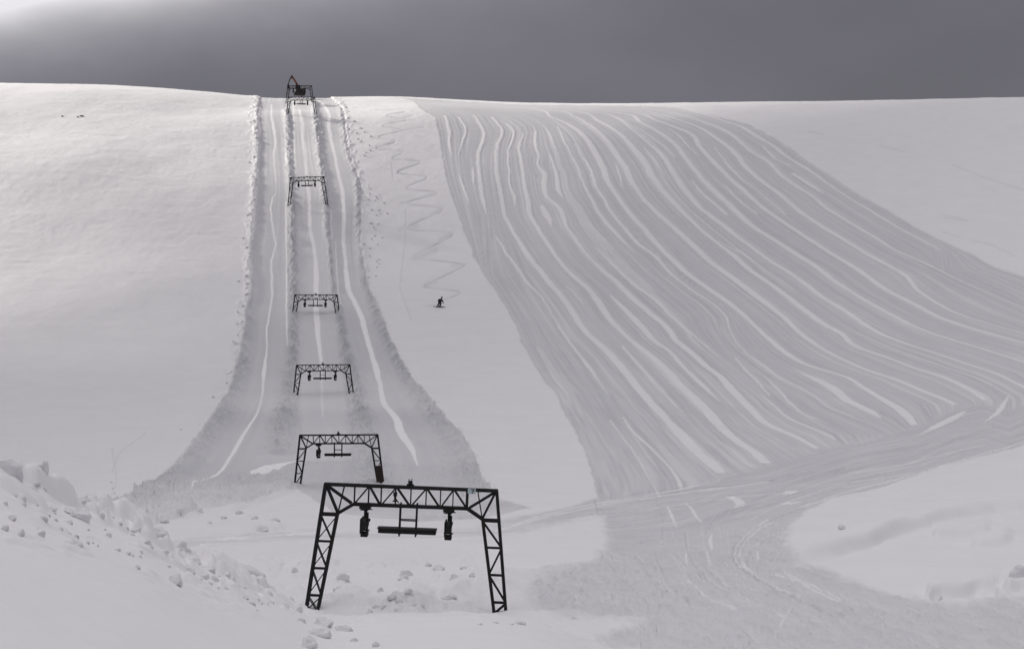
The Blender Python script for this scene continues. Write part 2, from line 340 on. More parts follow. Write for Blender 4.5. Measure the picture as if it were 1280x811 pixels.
# ski tracks and wheel marks
zig = np.zeros_like(PX)
def smooth(pl, n=7):
    P = [np.array(p, float) for p in pl]; P = [2 * P[0] - P[1]] + P + [2 * P[-1] - P[-2]]; out = []
    for a, b_, c, d in zip(P[:-3], P[1:-2], P[2:-1], P[3:]):
        for k in range(n):
            t = k / n
            out.append(tuple(0.5 * (2 * b_ + (c - a) * t + (2 * a - 5 * b_ + 4 * c - d) * t * t + (3 * b_ - a - 3 * c + d) * t ** 3)))
    out.append(tuple(P[-2])); return out
def rounded(pl):
    out = [pl[0]]
    for p, q in zip(pl[:-1], pl[1:]):
        out += [(p[0] * 0.8 + q[0] * 0.2, p[1] * 0.8 + q[1] * 0.2), (p[0] * 0.2 + q[0] * 0.8, p[1] * 0.2 + q[1] * 0.8)]
    return smooth(out + [pl[-1]], 4)
TRACKS[0] = rounded(TRACKS[0]); WHEELS = [smooth(q) if len(q) > 2 else q for q in WHEELS]
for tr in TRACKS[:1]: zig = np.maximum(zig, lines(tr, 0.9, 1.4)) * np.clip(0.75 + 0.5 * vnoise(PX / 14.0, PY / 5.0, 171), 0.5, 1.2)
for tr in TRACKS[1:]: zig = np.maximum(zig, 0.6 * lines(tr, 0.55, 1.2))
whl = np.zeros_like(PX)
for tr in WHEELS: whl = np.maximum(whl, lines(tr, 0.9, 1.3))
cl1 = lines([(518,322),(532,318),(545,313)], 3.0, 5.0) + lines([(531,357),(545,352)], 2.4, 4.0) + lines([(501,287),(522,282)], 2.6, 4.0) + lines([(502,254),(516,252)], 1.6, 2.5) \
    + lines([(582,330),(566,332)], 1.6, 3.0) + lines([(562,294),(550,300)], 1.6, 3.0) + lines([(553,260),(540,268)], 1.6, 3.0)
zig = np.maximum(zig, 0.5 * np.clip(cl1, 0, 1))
paths = [([(1300,556),(1200,580),(1100,607),(1010,638),(950,664),(922,690),(930,712),(985,742),(1080,782),(1190,830)], 22, 46, 26),
         ([(770,600),(790,650),(800,690),(825,730),(860,770),(900,840)], 16, 60, 16), ([(1300,545),(1180,574),(1080,594),(980,606),(880,616),(760,634),(640,660)], 12, 14, 14),
         ([(860,610),(872,660),(880,700),(920,740),(1000,780),(1100,840)], 14, 50, 20)]
rp = random.Random(11); fam = np.zeros_like(PX)
for pth, n, sx, sy in paths:
    full = smooth(pth, 8)
    for _ in range(n):
        o = rp.uniform(-1, 1); a = rp.randint(0, len(full) // 2); e = min(len(full), a + rp.randint(len(full) // 4, len(full) // 2))
        q = [(p[0] + o * sx + 2 * math.sin(i * 0.4 + o * 9), p[1] + o * sy) for i, p in enumerate(full)][a:e]
        L = lines(q, rp.uniform(0.3, 0.7), 1.3) * rp.uniform(0.5, 1.0)
        fam += L if rp.random() < 0.5 else -L
fam = np.clip(fam, -1, 1)[r0:] * np.clip(0.7 + 0.6 * jf, 0, 1)
zig = zig[r0:] * (1 - piste); whl = whl[r0:]

wpx = wx + 0.8 * jx[r0:]; wpy = wy + 1.6 * jy[r0:]
rough = 0.6 * fbm(wpx / 0.6 + 0.35 * wpy, wpy / 1.6 - 0.25 * wpx, 121, 3, 0.6) + 0.7 * fbm(wpx / 0.22 + 0.5 * wpy, wpy / 0.9, 124, 3, 0.7)
rut = vnoise((wpx + 0.22 * wpy + 0.0035 * (wpy - 60) ** 2) / 0.45, wpy / 9.0, 122) + 0.6 * vnoise((wpx + 0.22 * wpy + 0.0035 * (wpy - 60) ** 2) / 0.2, wpy / 5.0, 123)
# heights ------------------------------------------------------------
h = np.zeros_like(hx)
fade = sstep(460, 440, wy)
h += (-0.05 - 0.04 * (1 - low)) * groom * piste - 0.30 * lift * (1 - mid) - 0.12 * lift * mid
h += groom * piste * 0.040 * streak * sstep(50, 60, wy) - 0.035 * fur * piste
h += lift * 0.05 * lst + bh * np.maximum(lift, 0.8)
h += 0.22 * berm * lift * np.clip(herr, -0.6, 1)
h -= 0.4 * bh * np.maximum(lift, 0.8) * sstep(500, 560, hy)
h += heap * (0.62 * lump + 0.35 * lump2 + 0.25)
h += churn * (0.30 * np.abs(fbm(wx / 0.8, wy / 1.6, 77, 4, 0.6)) - 0.10)
h += -0.10 * zig + 0.05 * whl - 0.07 * fam * piste
# fringe of thrown lumps along the left edge of the lift track and the lumps right of it
fr = np.exp(-((hx - ll + 5) / 6.5) ** 2) * (hy < 470) * seen
h += fr * 0.6 * np.clip(fbm(wx / 1.0 + wy * 0.22, wy / 2.6, 81, 3, 0.6) - 0.08, 0, 1)
fr_shade = fr * np.clip(fbm(wx / 0.8 + wy * 0.3, wy / 2.2, 83, 3, 0.6) * 3 - 0.25, 0, 1)  # dark strokes painted as the shaded sides of the thrown lumps
fr2 = np.exp(-((hx - lr - 3) / 5.0) ** 2) * (hy < 620) * seen
h += fr2 * 0.5 * np.clip(fbm(wx / 0.9, wy / 2.0, 82, 3, 0.6) - 0.1, 0, 1)
# steps and drifts on the flat: each is a bank of snow whose face looks towards the photographer
def scarp(pl, A, w, tail, ends=14, rag=0.0):
    a = np.array(pl, float)
    c = (hermite(a[:, 0], a[:, 1])(hx) if len(a) > 3 else np.interp(hx, a[:, 0], a[:, 1])) + 1.3 * jx[r0:] + rag * jf
    c = c + 0.5 * vnoise(hx / 26.0, hy / 40.0, 152)
    s = (c - hy)
    e = sstep(a[0, 0] - ends, a[0, 0] + ends, hx) * (1 - sstep(a[-1, 0] - ends, a[-1, 0] + ends, hx))
    return A * e * sstep(-w * 0.5, w * 0.5, s) * np.exp(-np.maximum(s, 0) / tail)
h += scarp([(990,703),(1030,697),(1060,691),(1085,684),(1110,674),(1160,658),(1200,648),(1240,641),(1330,630)], 0.95, 8, 16, 30)
h += scarp([(1030,684),(1080,676),(1130,668)], 0.25, 8, 10)
h += scarp([(1168,671),(1235,667)], 0.55, 5, 8, 6)
h += scarp([(1218,684),(1262,677)], 0.65, 7, 9, 8)
h += scarp([(1150,664),(1200,657),(1290,646)], 0.2, 10, 9)
h += scarp([(1252,668),(1330,660)], 0.35, 5, 8, 6)
h += scarp([(1160,744),(1172,741.5),(1190,740.5),(1205,740),(1228,737.5),(1246,739)], 0.48, 3, 12, 6)
h -= 0.30 * np.exp(-((hy - np.interp(hx, [1160, 1205, 1246], [745, 742.5, 740])) / 2.6) ** 2) * sstep(1160, 1168, hx) * sstep(1250, 1242, hx)
h += scarp([(1258,741),(1275,739),(1310,738)], 0.6, 4, 12, 6)
h += scarp([(1225,742),(1262,741)], 0.22, 4, 8, 8)
h += scarp([(130,668),(173,658),(218,651),(250,642),(293,638),(344,622),(370,612)], 0.5, 6, 20)
h += scarp([(210,664),(260,657),(300,649),(340,637)], 0.25, 5, 7)
h += scarp([(308,664),(330,659),(352,663)], 0.55, 6, 6, 8)
h += scarp([(240,690),(420,686),(540,693),(640,704),(720,711)], 0.3, 6, 9)
h += scarp([(640,668),(700,655),(757,645)], 0.2, 4, 10)
h += scarp([(560,747),(640,735)], 0.3, 10, 14)
h += scarp([(600,768),(700,766),(840,764)], 0.12, 4, 6)
# lumpy ground between the bank and the track
lumpy = sstep(690, 706, hy) * sstep(775, 762, hy) * sstep(250, 330, hx) * sstep(655, 600, hx)
h += lumpy * (0.55 * np.clip(fbm(wx / 1.3, wy / 2.0, 85, 4) - 0.04, 0, 1) + 0.34 * vnoise(wx / 3.5, wy / 4.0, 86))
h += 0.42 * np.exp(-((hx - 505) / 30) ** 2 - ((hy - 763) / 7) ** 2) * (0.5 + 1.3 * np.abs(fbm(wx / 0.5, wy / 0.8, 84, 3))) * (hy < 772)
flat = sstep(650, 664, hy) * sstep(720, 700, hy) * sstep(790, 740, hx)
h += flat * (0.07 * vnoise(wy / 1.1 + 0.02 * wx, wx / 16.0, 95) + 0.05 * vnoise(wy / 0.5, wx / 10.0, 96))
# soft wind texture everywhere
soft = fbm(wx / 5.0, wy / 7.0, 87, 3)
h += (0.10 * soft + 0.055 * fbm(wx / 7.0, wy / 1.7, 89, 3) + 0.03 * fbm(wx / 0.9, wy / 1.3, 88, 3)) * (1 - piste) * (1 - lift) * fade * sstep(52, 70, wy)
h += piste * low * (0.16 * rough + 0.05 * rut + 0.06 * streak_low) * (0.35 + 0.65 * far_low)
DZ = np.zeros_like(Z0); DZ[r0:] = h * hill[r0:] * fade
GR = np.zeros_like(Z0)
fine = vnoise(lane * 42.0, along * 1.6, 111) * (1 - low) * (1 - ctop) + low * vnoise(cc / 0.9, hx / 40.0, 112) * (1 - far_low)
fine = fine + far_low * low * (1.7 * rough + 0.6 * rut)
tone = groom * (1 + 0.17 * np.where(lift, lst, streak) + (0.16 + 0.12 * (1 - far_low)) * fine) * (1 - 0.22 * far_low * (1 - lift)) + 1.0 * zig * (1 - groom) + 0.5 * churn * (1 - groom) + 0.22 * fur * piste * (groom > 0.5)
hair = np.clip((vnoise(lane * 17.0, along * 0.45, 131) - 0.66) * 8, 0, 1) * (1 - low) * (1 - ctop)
tone = tone + 0.8 * fr_shade * (1 - lift)
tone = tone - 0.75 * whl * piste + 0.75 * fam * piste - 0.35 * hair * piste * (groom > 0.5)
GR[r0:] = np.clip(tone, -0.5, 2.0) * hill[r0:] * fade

# near bank: slabs, lumps and wind crust on its crest
v = CX + F * XX / np.sqrt(YY * YY + 16)
rd = RIDGE_D(v)
k = YY / rd
nb = (YY < 58) & (YY > 6) & (v < 800)
band = sstep(0.62, 0.86, k) * sstep(1.22, 1.0, k) * sstep(-300, 0, v) * 0 + sstep(0.66, 0.9, k) * sstep(1.2, 1.02, k)
left = sstep(430, 250, v)
# lumps stretched down the slope of the bank
ln = fbm(XX / 0.9 + 0.3 * jx, YY / 2.1 - 0.2 * XX, 101, 4, 0.55)
ld = np.abs(fbm(XX / 0.7, YY / 1.3 - 0.5 * XX, 103, 3, 0.5))
DZ += nb * band * left * (0.42 * sstep(0.0, 0.25, ln) * (0.4 + 0.8 * np.abs(ln)) + 0.26 * ld * sstep(-0.15, 0.2, ln) + 0.10 * vnoise(XX / 0.35, YY / 0.6, 104) * sstep(0, 0.2, ln))
DZ += nb * sstep(0.45, 0.75, k) * sstep(1.2, 1.02, k) * left * 0.20 * np.clip(fbm(XX / 0.30 - 0.5 * YY, YY / 1.0, 161, 3, 0.6) - 0.16, 0, 1)
DZ += nb * band * (1 - left) * 0.18 * np.clip(fbm(XX / 0.9, YY / 0.8, 105, 4, 0.55), 0, 1)
DZ += nb * (1 - band) * 0.03 * fbm(XX / 2.5, YY / 2.5, 107, 3) * sstep(6, 12, YY)

ZZ = Z0 + DZ
verts = np.stack([XX, YY, ZZ], -1).reshape(-1, 3).astype(np.float32)
idx = np.arange(NR * NC, dtype=np.int32).reshape(NR, NC)
quads = np.stack([idx[:-1, :-1], idx[:-1, 1:], idx[1:, 1:], idx[1:, :-1]], -1).reshape(-1, 4)
me = bpy.data.meshes.new('snow_ground')
me.vertices.add(len(verts)); me.vertices.foreach_set('co', verts.ravel())
me.loops.add(quads.size); me.loops.foreach_set('vertex_index', quads.ravel())
me.polygons.add(len(quads)); me.polygons.foreach_set('loop_start', np.arange(0, quads.size, 4, dtype=np.int32))
me.update(calc_edges=True)
me.polygons.foreach_set('use_smooth', np.ones(len(quads), bool))
at = me.attributes.new('groomed', 'FLOAT', 'POINT'); at.data.foreach_set('value', GR.astype(np.float32).ravel())  # groomed tone, plus the shade painted on berms and fringe
snow = bpy.data.objects.new('snow_ground', me); COL.objects.link(snow)
snow['kind'] = 'structure'; snow['label'] = 'white snowfield rising to a hill with groomed strips and a lift track'; snow['category'] = 'snow'

def height_at(x, y):
    i = int(np.clip(np.searchsorted(Y, y) - 1, 0, NR - 2))
    t = x / math.sqrt(y * y + 16); j = int(np.clip(np.searchsorted(T, t) - 1, 0, NC - 2))
    fy = (y - Y[i]) / (Y[i + 1] - Y[i]); fx = (t - T[j]) / (T[j + 1] - T[j])
    a = ZZ[i, j] * (1 - fx) + ZZ[i, j + 1] * fx; b = ZZ[i + 1, j] * (1 - fx) + ZZ[i + 1, j + 1] * fx
    return float(a * (1 - fy) + b * fy)

# ------------------------------------------------------------------ materials
def new_mat(name):
    m = bpy.data.materials.new(name); m.use_nodes = True
    return m, m.node_tree.nodes, m.node_tree.links, m.node_tree.nodes['Principled BSDF']

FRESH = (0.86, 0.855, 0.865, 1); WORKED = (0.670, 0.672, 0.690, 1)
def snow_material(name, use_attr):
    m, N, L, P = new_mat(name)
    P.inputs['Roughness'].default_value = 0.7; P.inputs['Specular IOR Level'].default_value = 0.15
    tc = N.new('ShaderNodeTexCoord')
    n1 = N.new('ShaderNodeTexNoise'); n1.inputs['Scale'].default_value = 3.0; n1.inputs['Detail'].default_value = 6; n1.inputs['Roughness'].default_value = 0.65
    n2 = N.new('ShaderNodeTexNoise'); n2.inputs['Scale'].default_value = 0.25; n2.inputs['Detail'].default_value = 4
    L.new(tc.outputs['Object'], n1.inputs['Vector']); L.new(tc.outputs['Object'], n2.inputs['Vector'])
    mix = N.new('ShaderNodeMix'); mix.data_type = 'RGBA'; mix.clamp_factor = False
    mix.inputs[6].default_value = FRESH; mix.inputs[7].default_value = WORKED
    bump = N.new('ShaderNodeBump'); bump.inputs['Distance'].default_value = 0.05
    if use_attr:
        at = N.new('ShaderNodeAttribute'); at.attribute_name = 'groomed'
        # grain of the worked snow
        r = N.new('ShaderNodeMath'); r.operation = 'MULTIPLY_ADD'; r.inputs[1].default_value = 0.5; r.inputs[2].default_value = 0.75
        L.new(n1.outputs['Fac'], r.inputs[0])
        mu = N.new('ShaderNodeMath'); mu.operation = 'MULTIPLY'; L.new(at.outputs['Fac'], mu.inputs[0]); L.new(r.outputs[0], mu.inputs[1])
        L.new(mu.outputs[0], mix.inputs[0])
        st = N.new('ShaderNodeMath'); st.operation = 'MULTIPLY_ADD'; st.inputs[1].default_value = 0.45; st.inputs[2].default_value = 0.22
        L.new(at.outputs['Fac'], st.inputs[0]); L.new(st.outputs[0], bump.inputs['Strength'])
    else:
        mix.inputs[0].default_value = 0.5; bump.inputs['Strength'].default_value = 0.6
    hsv = N.new('ShaderNodeHueSaturation')
    v = N.new('ShaderNodeMath'); v.operation = 'MULTIPLY_ADD'; v.inputs[1].default_value = 0.08; v.inputs[2].default_value = 0.96
    g = N.new('ShaderNodeMath'); g.operation = 'MULTIPLY_ADD'; g.inputs[1].default_value = 0.9; L.new(n1.outputs['Fac'], g.inputs[0]); L.new(n2.outputs['Fac'], g.inputs[2])
    gs = N.new('ShaderNodeMath'); gs.operation = 'SUBTRACT'; gs.inputs[1].default_value = 0.45; L.new(g.outputs[0], gs.inputs[0])
    L.new(gs.outputs[0], v.inputs[0]); L.new(v.outputs[0], hsv.inputs['Value'])
    L.new(mix.outputs[2], hsv.inputs['Color']); L.new(hsv.outputs[0], P.inputs['Base Color'])
    L.new(n1.outputs['Fac'], bump.inputs['Height']); L.new(bump.outputs[0], P.inputs['Normal'])
    return m
M_SNOW = snow_material('snow', True); M_CLOD = snow_material('snow_clods', False)
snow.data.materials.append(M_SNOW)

def paint(name, col, rough=0.5, metal=0.0, var=0.35, scale=9):
    m, N, L, P = new_mat(name)
    P.inputs['Roughness'].default_value = rough; P.inputs['Metallic'].default_value = metal
    tc = N.new('ShaderNodeTexCoord'); n = N.new('ShaderNodeTexNoise'); n.inputs['Scale'].default_value = scale; n.inputs['Detail'].default_value = 5
    L.new(tc.outputs['Object'], n.inputs['Vector'])
    rp = N.new('ShaderNodeValToRGB'); L.new(n.outputs['Fac'], rp.inputs[0])
    rp.color_ramp.elements[0].position = 0.3; rp.color_ramp.elements[1].position = 0.7
    rp.color_ramp.elements[0].color = tuple(c * (1 - var) for c in col) + (1,)
    rp.color_ramp.elements[1].color = tuple(min(1, c * (1 + var)) for c in col) + (1,)
    L.new(rp.outputs[0], P.inputs['Base Color'])
    return m
M_STEEL = paint('weathered_dark_steel', (0.006, 0.006, 0.0065), 0.85)
M_RUST = paint('dark_brown_cover', (0.020, 0.013, 0.010), 0.8)
M_SIGN = paint('sign_plate', (0.42, 0.50, 0.53), 0.5, 0, 0.06)
M_INK = paint('sign_ink', (0.01, 0.012, 0.015), 0.6)
M_BOOM = paint('faded_red_paint', (0.16, 0.035, 0.018), 0.6)
M_BODY = paint('dark_machine_paint', (0.022, 0.016, 0.014), 0.6)
M_GLASS = paint('dark_cab_glass', (0.02, 0.024, 0.028), 0.15, 0, 0.1)
M_JACKET = paint('navy_jacket', (0.008, 0.010, 0.022), 0.8)
M_DARK = paint('black_trousers', (0.008, 0.008, 0.009), 0.8)
M_ROCK = paint('dark_rock', (0.10, 0.095, 0.09), 0.9, 0, 0.4, 4)
M_SKIN = paint('skin', (0.45, 0.28, 0.20), 0.6, 0, 0.1)
M_SKI = paint('ski_top', (0.012, 0.012, 0.014), 0.4)

# ------------------------------------------------------------------ object helpers
def link(name, bm, mat, parent=None, smooth=False):
    m = bpy.data.meshes.new(name); bm.normal_update(); bm.to_mesh(m); bm.free()
    m.materials.append(mat)
    if smooth: m.polygons.foreach_set('use_smooth', np.ones(len(m.polygons), bool))
    o = bpy.data.objects.new(name, m); COL.objects.link(o)
    if parent: o.parent = parent
    return o
def tag(o, label, cat, group=None):
    o['label'] = label; o['category'] = cat
    if group: o['group'] = group
def empty(name, loc):
    o = bpy.data.objects.new(name, None); o.location = loc; o.empty_display_size = 0.3; COL.objects.link(o); return o
def bar(bm, a, b, w, d=None, up=(0, 1, 0)):
    """square bar from a to b: w across (in the frame's plane), d along the frame's depth"""
    a = Vector(a); b = Vector(b); d = d or w
    ax = (b - a); L = ax.length; ax.normalize()
    y = Vector(up); y = (y - ax * y.dot(ax)).normalized(); x = ax.cross(y)
    vs = []
    for p in (a, b):
        for sx, sy in ((-1, -1), (1, -1), (1, 1), (-1, 1)):
            vs.append(bm.verts.new(p + x * sx * w / 2 + y * sy * d / 2))
    for f in ((0, 1, 2, 3), (7, 6, 5, 4), (0, 4, 5, 1), (1, 5, 6, 2), (2, 6, 7, 3), (3, 7, 4, 0)):
        bm.faces.new([vs[i] for i in f])
def box(bm, c, s, bev=0.0):
    r = bmesh.ops.create_cube(bm, size=1.0, matrix=Matrix.Translation(c) @ Matrix.Diagonal((s[0], s[1], s[2], 1)))
    if bev:
        es = list({e for v in r['verts'] for e in v.link_edges})
        bmesh.ops.bevel(bm, geom=es, offset=bev, segments=1, affect='EDGES')
def cyl(bm, c, r, L, axis='X', seg=16, r2=None):
    rot = {'X': Matrix.Rotation(math.pi / 2, 4, 'Y'), 'Y': Matrix.Rotation(math.pi / 2, 4, 'X'), 'Z': Matrix.Identity(4)}[axis]
    bmesh.ops.create_cone(bm, cap_ends=True, segments=seg, radius1=r, radius2=r if r2 is None else r2, depth=L, matrix=Matrix.Translation(c) @ rot)

# ------------------------------------------------------------------ the lift's portal pylons
W = 6.55
def pylon(label, cx, topy, w, roll=0.0, leg_l=5.6, leg_r=5.6, left_x=False, sheaves=(1, 1), sign=False, cover=False, insul=False, yaw=0.0):
    D = W * F / w
    root = empty('lift_pylon', at_depth(cx, topy, D))
    root.rotation_euler = (0, math.radians(roll), math.radians(yaw))
    tag(root, label, 'lift pylon', 'portal pylons of the drag lift')
    H = 0.72; hw = W / 2; dp = 0.12
    lean = 0.115
    # ---- crossbeam (truss with haunches)
    b = bmesh.new()
    c = 0.115
    def P(x, z, y=0): return (x - hw, y, -z)
    for y in (-dp, dp):
        bar(b, P(-0.05, 0, y), P(W + 0.05, 0, y), c, 0.09)
        bar(b, P(1.08, H, y), P(W - 1.08, H, y), c, 0.09)
        for s in (0, 1):
            f = lambda x: x if s == 0 else W - x
            bar(b, P(f(1.10), H, y), P(f(0.50), 1.10, y), c, 0.09)
            bar(b, P(f(0.03), 0.03, y), P(f(1.02), H - 0.03, y), 0.085, 0.05)
            bar(b, P(f(0.03), 0.03, y), P(f(0.50), 1.06, y), 0.08, 0.05)
            bar(b, P(f(0.72), 0.05, y), P(f(0.52), 1.06, y), 0.035, 0.035)
        top = [1.656, 2.70, 3.85, W - 1.656]; bot = [1.10, 2.14, 3.275, W - 2.14, W - 1.10]
        for i, tx in enumerate(top):
            bar(b, P(tx, 0.03, y), P(bot[i] + 0.04, H - 0.03, y), 0.058, 0.05)
            bar(b, P(tx + 0.04, 0.03, y), P(bot[i + 1] - 0.04, H - 0.03, y), 0.058, 0.05)
        for i, vx in enumerate([1.12, 1.66, 2.14, 2.69, 3.275, 3.86, W - 2.14, W - 1.66, W - 1.12]):
            bar(b, P(vx, 0.03, y * 0.98), P(vx, H - 0.03, y * 0.98), 0.10 if (i == 8 and left_x) else 0.036, 0.04)
    for vx in (0.0, 1.656, 2.70, 3.85, W - 1.656, W):
        bar(b, P(vx, 0, -dp), P(vx, 0, dp), 0.06, 0.06, up=(0, 0, 1))
    for vx in (1.10, 2.14, 3.275, W - 2.14, W - 1.10):
        bar(b, P(vx, H, -dp), P(vx, H, dp), 0.06, 0.06, up=(0, 0, 1))
    link('crossbeam', b, M_STEEL, root)
    # ---- legs
    for s, LL in ((0, leg_l), (1, leg_r)):
        b = bmesh.new()
        f = (lambda x: x) if s == 0 else (lambda x: W - x)
        ox = lambda z: f(-lean * z)
        ix = lambda z: f(0.50 - (z - 1.10) * (lean + 0.048))
        for y in (-dp, dp):
            bar(b, P(ox(0.0), 0.0, y), P(ox(LL), LL, y), 0.12, 0.10)
            bar(b, P(ix(1.04), 1.04, y), P(ix(LL), LL, y), 0.115, 0.10)
            bar(b, P(ox(1.14), 1.14, y), P(ix(1.14), 1.14, y), 0.12, 0.08)
            zs = [1.14, 2.18, 3.22, 4.26, 5.30]
            for i in range(4):
                z0 = zs[i] + 0.05; z1 = min(zs[i + 1] - 0.04, LL - 0.05)
                if z1 <= z0: break
                if zs[i + 1] < LL: bar(b, P(ox(zs[i + 1]), zs[i + 1], y), P(ix(zs[i + 1]), zs[i + 1], y), 0.055, 0.05)
                flip = (i % 2 == 0)
                if s == 0 and left_x:
                    bar(b, P(ox(z0), z0, y), P(ix(z1), z1, y), 0.036, 0.036); bar(b, P(ix(z0), z0, y * 0.9), P(ox(z1), z1, y * 0.9), 0.036, 0.036)
                elif (flip and s == 1) or (not flip and s == 0):
                    if s == 1: bar(b, P(ix(z0), z0, y), P(ox(z1), z1, y), 0.06, 0.05)
                    else: bar(b, P(ox(z0), z0, y), P(ix(z1), z1, y), 0.06, 0.05)
                else:
                    if s == 1: bar(b, P(ox(z0), z0, y), P(ix(z1), z1, y), 0.06, 0.05)
                    else: bar(b, P(ix(z0), z0, y), P(ox(z1), z1, y), 0.06, 0.05)
        for z in (1.14, 2.18, 3.22, 4.26):
            if z < LL:
                for xx in (ox(z), ix(z)): bar(b, P(xx, z, -dp), P(xx, z, dp), 0.05, 0.05, up=(0, 0, 1))
        if LL < 5:   # exposed foot plates
            for xx in (ox(LL), ix(LL)): box(b, Vector(P(xx, LL - 0.06)), (0.17, 2 * dp + 0.12, 0.14))
        link('leg', b, M_STEEL, root)
    # ---- service platform hung under the middle
    b = bmesh.new()
    box(b, Vector(P(3.19, 1.66)), (2.2, 0.55, 0.19), 0.02)
    box(b, Vector(P(3.19, 1.575)), (2.26, 0.63, 0.035))
    g = link('platform', b, M_STEEL, root)
    b = bmesh.new()
    for y in (-0.2, 0.2):
        for xx in (2.90, 3.53): bar(b, P(xx, 0.60, y), P(xx - 0.01, 1.86, y), 0.055, 0.05)
        bar(b, P(2.90, 1.25, y), P(3.53, 1.25, y), 0.04, 0.04)
    link('platform_hanger', b, M_STEEL, root)
    # ---- rope sheaves
    for s in (0, 1):
        if not sheaves[s]: continue
        xx = 1.55 if s == 0 else W - 1.80
        b = bmesh.new()
        box(b, Vector(P(xx, H + 0.10)), (0.42, 0.5, 0.10)); box(b, Vector(P(xx, H + 0.17)), (0.26, 0.4, 0.08))
        bar(b, P(xx - 0.20, H + 0.21), P(xx + 0.27, H + 0.17), 0.035, 0.05)
        bar(b, P(xx + 0.02, H + 0.15), P(xx + 0.03, H + 0.62), 0.12, 0.12)
        bar(b, P(xx + 0.10, H + 0.30), P(xx + 0.10, H + 1.02), 0.07, 0.20)
        bar(b, P(xx - 0.10, H + 0.50), P(xx - 0.10, H + 1.05), 0.06, 1.1)
        box(b, Vector(P(xx, H + 0.80)), (0.20, 1.5, 0.22), 0.02)
        box(b, Vector(P(xx + 0.01, H + 1.13)), (0.27, 0.5, 0.16), 0.02)
        bar(b, P(xx - 0.16, H + 0.98), P(xx + 0.19, H + 0.98), 0.05, 0.12)
        sh = link('sheave_block', b, M_STEEL, root)
        for k, yy in enumerate((-0.62, -0.2, 0.2, 0.62)):
            b = bmesh.new()
            cyl(b, Vector(P(xx + 0.02, H + 0.66, yy)), 0.19, 0.10, 'X', 18); cyl(b, Vector(P(xx + 0.02, H + 0.66, yy)), 0.06, 0.26, 'X', 10)
            link('sheave_wheel', b, M_STEEL, sh)
    # ---- clamp on top, insulator in the truss
    b = bmesh.new()
    bar(b, P(3.24, 0.0), P(3.24, -0.26), 0.10, 0.10); bar(b, P(3.10, -0.10), P(3.38, -0.09), 0.07, 0.07); bar(b, P(3.16, -0.20), P(3.19, -0.33), 0.03, 0.03); bar(b, P(3.30, -0.20), P(3.29, -0.34), 0.03, 0.03)
    cyl(b, Vector(P(3.24, -0.15)), 0.09, 0.12, 'Z', 10)
    link('cable_clamp', b, M_STEEL, root)
    if insul:
        b = bmesh.new()
        cyl(b, Vector(P(2.69, 0.26, -dp - 0.06)), 0.075, 0.16, 'Z', 12); cyl(b, Vector(P(2.69, 0.40, -dp - 0.06)), 0.045, 0.14, 'Z', 10)
        cyl(b, Vector(P(2.69, 0.52, -dp - 0.06)), 0.09, 0.05, 'Z', 12); bar(b, P(2.72, 0.42, -dp - 0.06), P(2.84, 0.60, -dp - 0.06), 0.03, 0.03)
        link('insulator', b, M_STEEL, root)
    if sign:
        b = bmesh.new(); box(b, Vector(P(5.60, 0.03, -dp - 0.07)), (0.30, 0.02, 0.21))
        sg = link('number_plate', b, M_SIGN, root)
        b = bmesh.new()
        yy = -dp - 0.085
        bar(b, P(5.57, -0.03, yy), P(5.70, -0.03, yy), 0.035, 0.006); bar(b, P(5.69, -0.035, yy), P(5.61, 0.11, yy), 0.035, 0.006)
        link('number', b, M_INK, sg)
    if cover:
        b = bmesh.new()
        f = lambda x: W - x
        ox = lambda z: f(-lean * z); ix = lambda z: f(0.50 - (z - 1.10) * (lean + 0.048))
        vs = []
        for z in (2.62, 4.6):
            for (xx, yy) in ((ox(z) + 0.05, -dp - 0.09), (ix(z) - 0.06, -dp - 0.09), (ix(z) - 0.06, dp + 0.09), (ox(z) + 0.05, dp + 0.09)):
                vs.append(b.verts.new(P(xx, z, yy)))
        for q in ((0, 1, 2, 3), (7, 6, 5, 4), (0, 4, 5, 1), (1, 5, 6, 2), (2, 6, 7, 3), (3, 7, 4, 0)): b.faces.new([vs[i] for i in q])
        o = link('leg_cover', b, M_RUST, root); o['label'] = 'dark brown cover round the right leg'
    return root
pylon('largest black lattice lift portal with number plate, nearest in the valley', 514, 609, 214, 2.25, 4.90, 4.74, left_x=True, sign=True, insul=True)
pylon('black lift portal with brown cover on its right leg', 423.5, 543.5, 97, -0.4, sheaves=(1, 0), cover=True)
pylon('black lift portal third from bottom, standing just above the one with brown cover', 404, 456, 66.5, -0.6)
pylon('black lift portal fourth from bottom, level with the skier', 395, 368.5, 53, 0.2)
pylon('lone black lift portal in the upper middle of the slope', 384, 221.5, 42, -1.6)
pylon('small black lift portal at hilltop, in front of the topmost portal', 377, 121.8, 33, 0.0)
pylon('topmost tiny black lift portal standing out against the dark sky', 374.6, 107.5, 30, 0.0, leg_l=5.0, leg_r=5.0)

# ------------------------------------------------------------------ excavator behind the topmost portal
E0 = at_depth(374, 118.5, 404)
ex = empty('excavator', E0); ex.rotation_euler = (0, 0, math.radians(12))
tag(ex, 'dark excavator with raised red boom on the hilltop', 'excavator')
b = bmesh.new(); box(b, Vector((0.2, 0, 0.95)), (2.4, 2.6, 0.9), 0.08); box(b, Vector((1.1, 0.1, 1.0)), (0.9, 2.4, 1.0), 0.1); link('body', b, M_BODY, ex)
b = bmesh.new(); box(b, Vector((-0.4, -0.75, 1.75)), (1.3, 1.0, 1.5), 0.1); cab = link('cab', b, M_BODY, ex)
b = bmesh.new(); box(b, Vector((-0.4, -1.262, 1.95)), (1.05, 0.02, 0.8)); link('window', b, M_GLASS, cab)
b = bmesh.new(); box(b, Vector((-1.062, -0.75, 1.95)), (0.02, 0.8, 0.85)); link('window', b, M_GLASS, cab)
